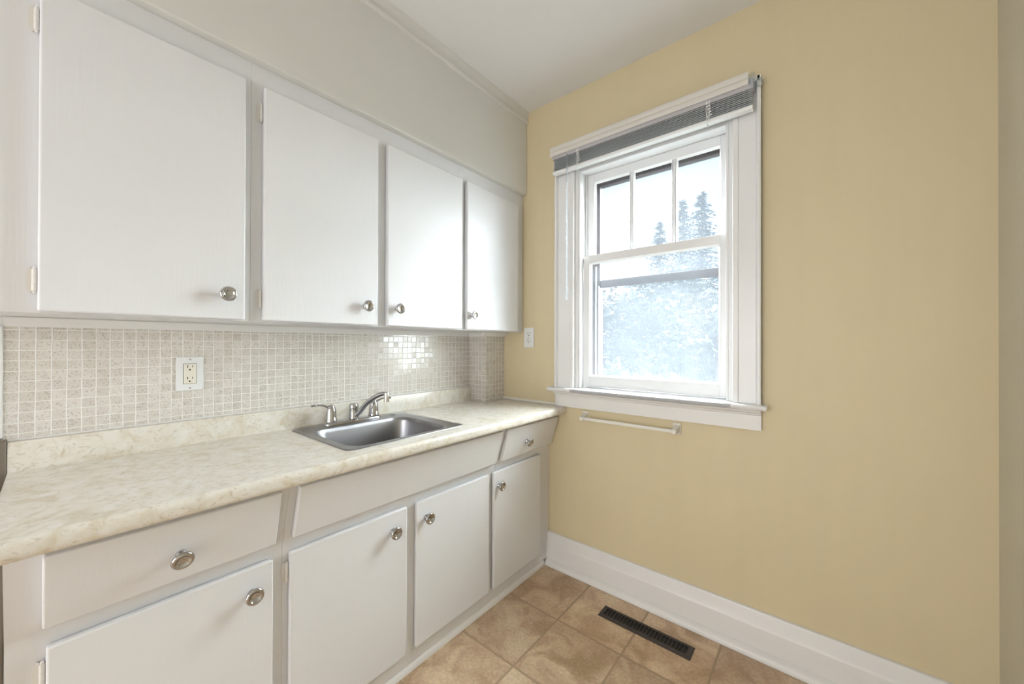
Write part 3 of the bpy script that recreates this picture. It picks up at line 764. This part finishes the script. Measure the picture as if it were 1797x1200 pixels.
# ------------------------------------------------------------------ taupe panel past the worktop's left end
sp = thing('side_panel', 'taupe brown panel at the left end of the worktop', 'panel', (.2, -1.98, 0))
bm = B(); box(bm, .001, .4760, -2.10, -1.8405, 0.0005, .8450); obj('body', bm, 'brown', sp, bevel=.003)
bm = B(); box(bm, .001, .030, -2.10, -1.8590, .8450, .972); obj('back_guard', bm, 'brown', sp, bevel=.003)

# ------------------------------------------------------------------ outside: lawn, conifers, leafy trees
random.seed(4)
bm = B(); box(bm, -60, 40, .6, 90, -1.05, -1.0); o = obj('lawn', bm, 'lawn', smooth=False); tag(o, 'grass lawn outside the window below the trees', 'lawn'); o['kind'] = 'stuff'
def conifer(x, y, ztip, rbase, label):
    t = thing('conifer_tree', label, 'tree', (x, y, -1.0), 'conifers beyond the window')
    bm = B(); tube(bm, [(x, y, -1.0), (x, y, ztip-.3), (x, y, ztip+.05)], [.16, .035, .008], 8); obj('trunk', bm, 'bark', t)
    bm = B(); H = ztip-.2
    z = ztip-.06
    while z > .1:
        f = (ztip-z)/H; r = (rbase*(f**.85)+.05)*random.uniform(.75, 1.1)
        nb = 6+int(8*f)
        a0 = random.random()*6.28; zj = [random.uniform(-.09, .09) for _ in range(nb)]
        for k in range(nb):
            a = a0+6.283*k/nb+random.uniform(-.25, .25); rr = r*random.uniform(.45, 1.2)
            d = Vector((math.cos(a), math.sin(a), 0)); sde = Vector((-d.y, d.x, 0))
            segs = max(3, int(rr/.16))
            for j in range(segs):
                q = (j+.6)/segs; c = Vector((x, y, z+zj[k]))+d*rr*q+Vector((0, 0, .10*rr*math.sin(q*3)-.16*q*rr))
                wdt = (.10+.20*rr*(1-q)*.6)
                for _ in range(3):
                    u = (d*random.uniform(.4, 1)+sde*random.uniform(-1, 1)+Vector((0, 0, random.uniform(-.35, .25)))).normalized()
                    v = u.cross(Vector((random.uniform(-.3, .3), random.uniform(-.3, .3), 1))).normalized()
                    p = c+sde*random.uniform(-.5, .5)*wdt
                    l = random.uniform(.10, .22); ww = random.uniform(.018, .045)
                    vs = [bm.verts.new(p-v*ww), bm.verts.new(p+u*l), bm.verts.new(p+v*ww), bm.verts.new(p+Vector((0, 0, ww))-u*.02)]
                    bm.faces.new((vs[0], vs[1], vs[3])); bm.faces.new((vs[1], vs[2], vs[3])); bm.faces.new((vs[0], vs[2], vs[1]))
        z -= random.uniform(.08, .16)
    obj('foliage', bm, 'needle', t, smooth=False)
conifer(-1.62, 13.0, 6.63, 1.9, 'tallest conifer seen through the right panes of the upper sash')
conifer(-3.48, 17.5, 8.20, 2.0, 'conifer just left of the tallest one, seen through the upper sash')
conifer(-3.75, 15.0, 6.50, 1.7, 'shorter conifer seen through the middle pane of the upper sash')
conifer(-1.75, 19.6, 8.50, 2.0, 'conifer at the right edge of the upper sash, behind the tallest one')
def leafy(x, y, zb, zt, r, label, n=2600):
    t = thing('leafy_tree', label, 'tree', (x, y, -1.0), 'leafy trees beyond the window')
    bm = B(); tube(bm, spline([(x, y, -1.0), (x+.05, y, zb), (x, y, (zb+zt)/2)], 4), [.12-.01*i for i in range(9)], 8); obj('trunk', bm, 'bark', t)
    bm = B(); blobs = []
    for _ in range(14):
        blobs.append((Vector((x+random.uniform(-.75, .75)*r, y+random.uniform(-.6, .6)*r, random.uniform(zb, zt-.25*r))), random.uniform(.28, .5)*r))
    for _ in range(n):
        c, br = random.choice(blobs)
        d = Vector((random.gauss(0, 1), random.gauss(0, 1), random.gauss(0, 1))).normalized()
        p = c+d*br*random.uniform(.55, 1.0)
        u = Vector((random.gauss(0, 1), random.gauss(0, 1), random.gauss(0, .6))).normalized(); v = u.cross(d).normalized()
        l = random.uniform(.07, .13)
        vs = [bm.verts.new(p-u*l), bm.verts.new(p+v*l*.5), bm.verts.new(p+u*l), bm.verts.new(p-v*l*.5)]
        bm.faces.new(vs)
    obj('foliage', bm, 'leaf', t, smooth=False)
leafy(-4.3, 9.5, .2, 3.0, 1.6, 'leafy tree seen low through the left of the lower sash')
leafy(-1.7, 9.0, .3, 3.3, 1.6, 'leafy tree seen through the middle of the lower sash')
leafy(-.2, 8.0, .2, 3.2, 1.4, 'leafy tree seen through the right of the lower sash')
leafy(-1.6, 5.6, -.3, 1.1, 1.3, 'low leafy bush nearest the house, behind the lower sash', 2200)
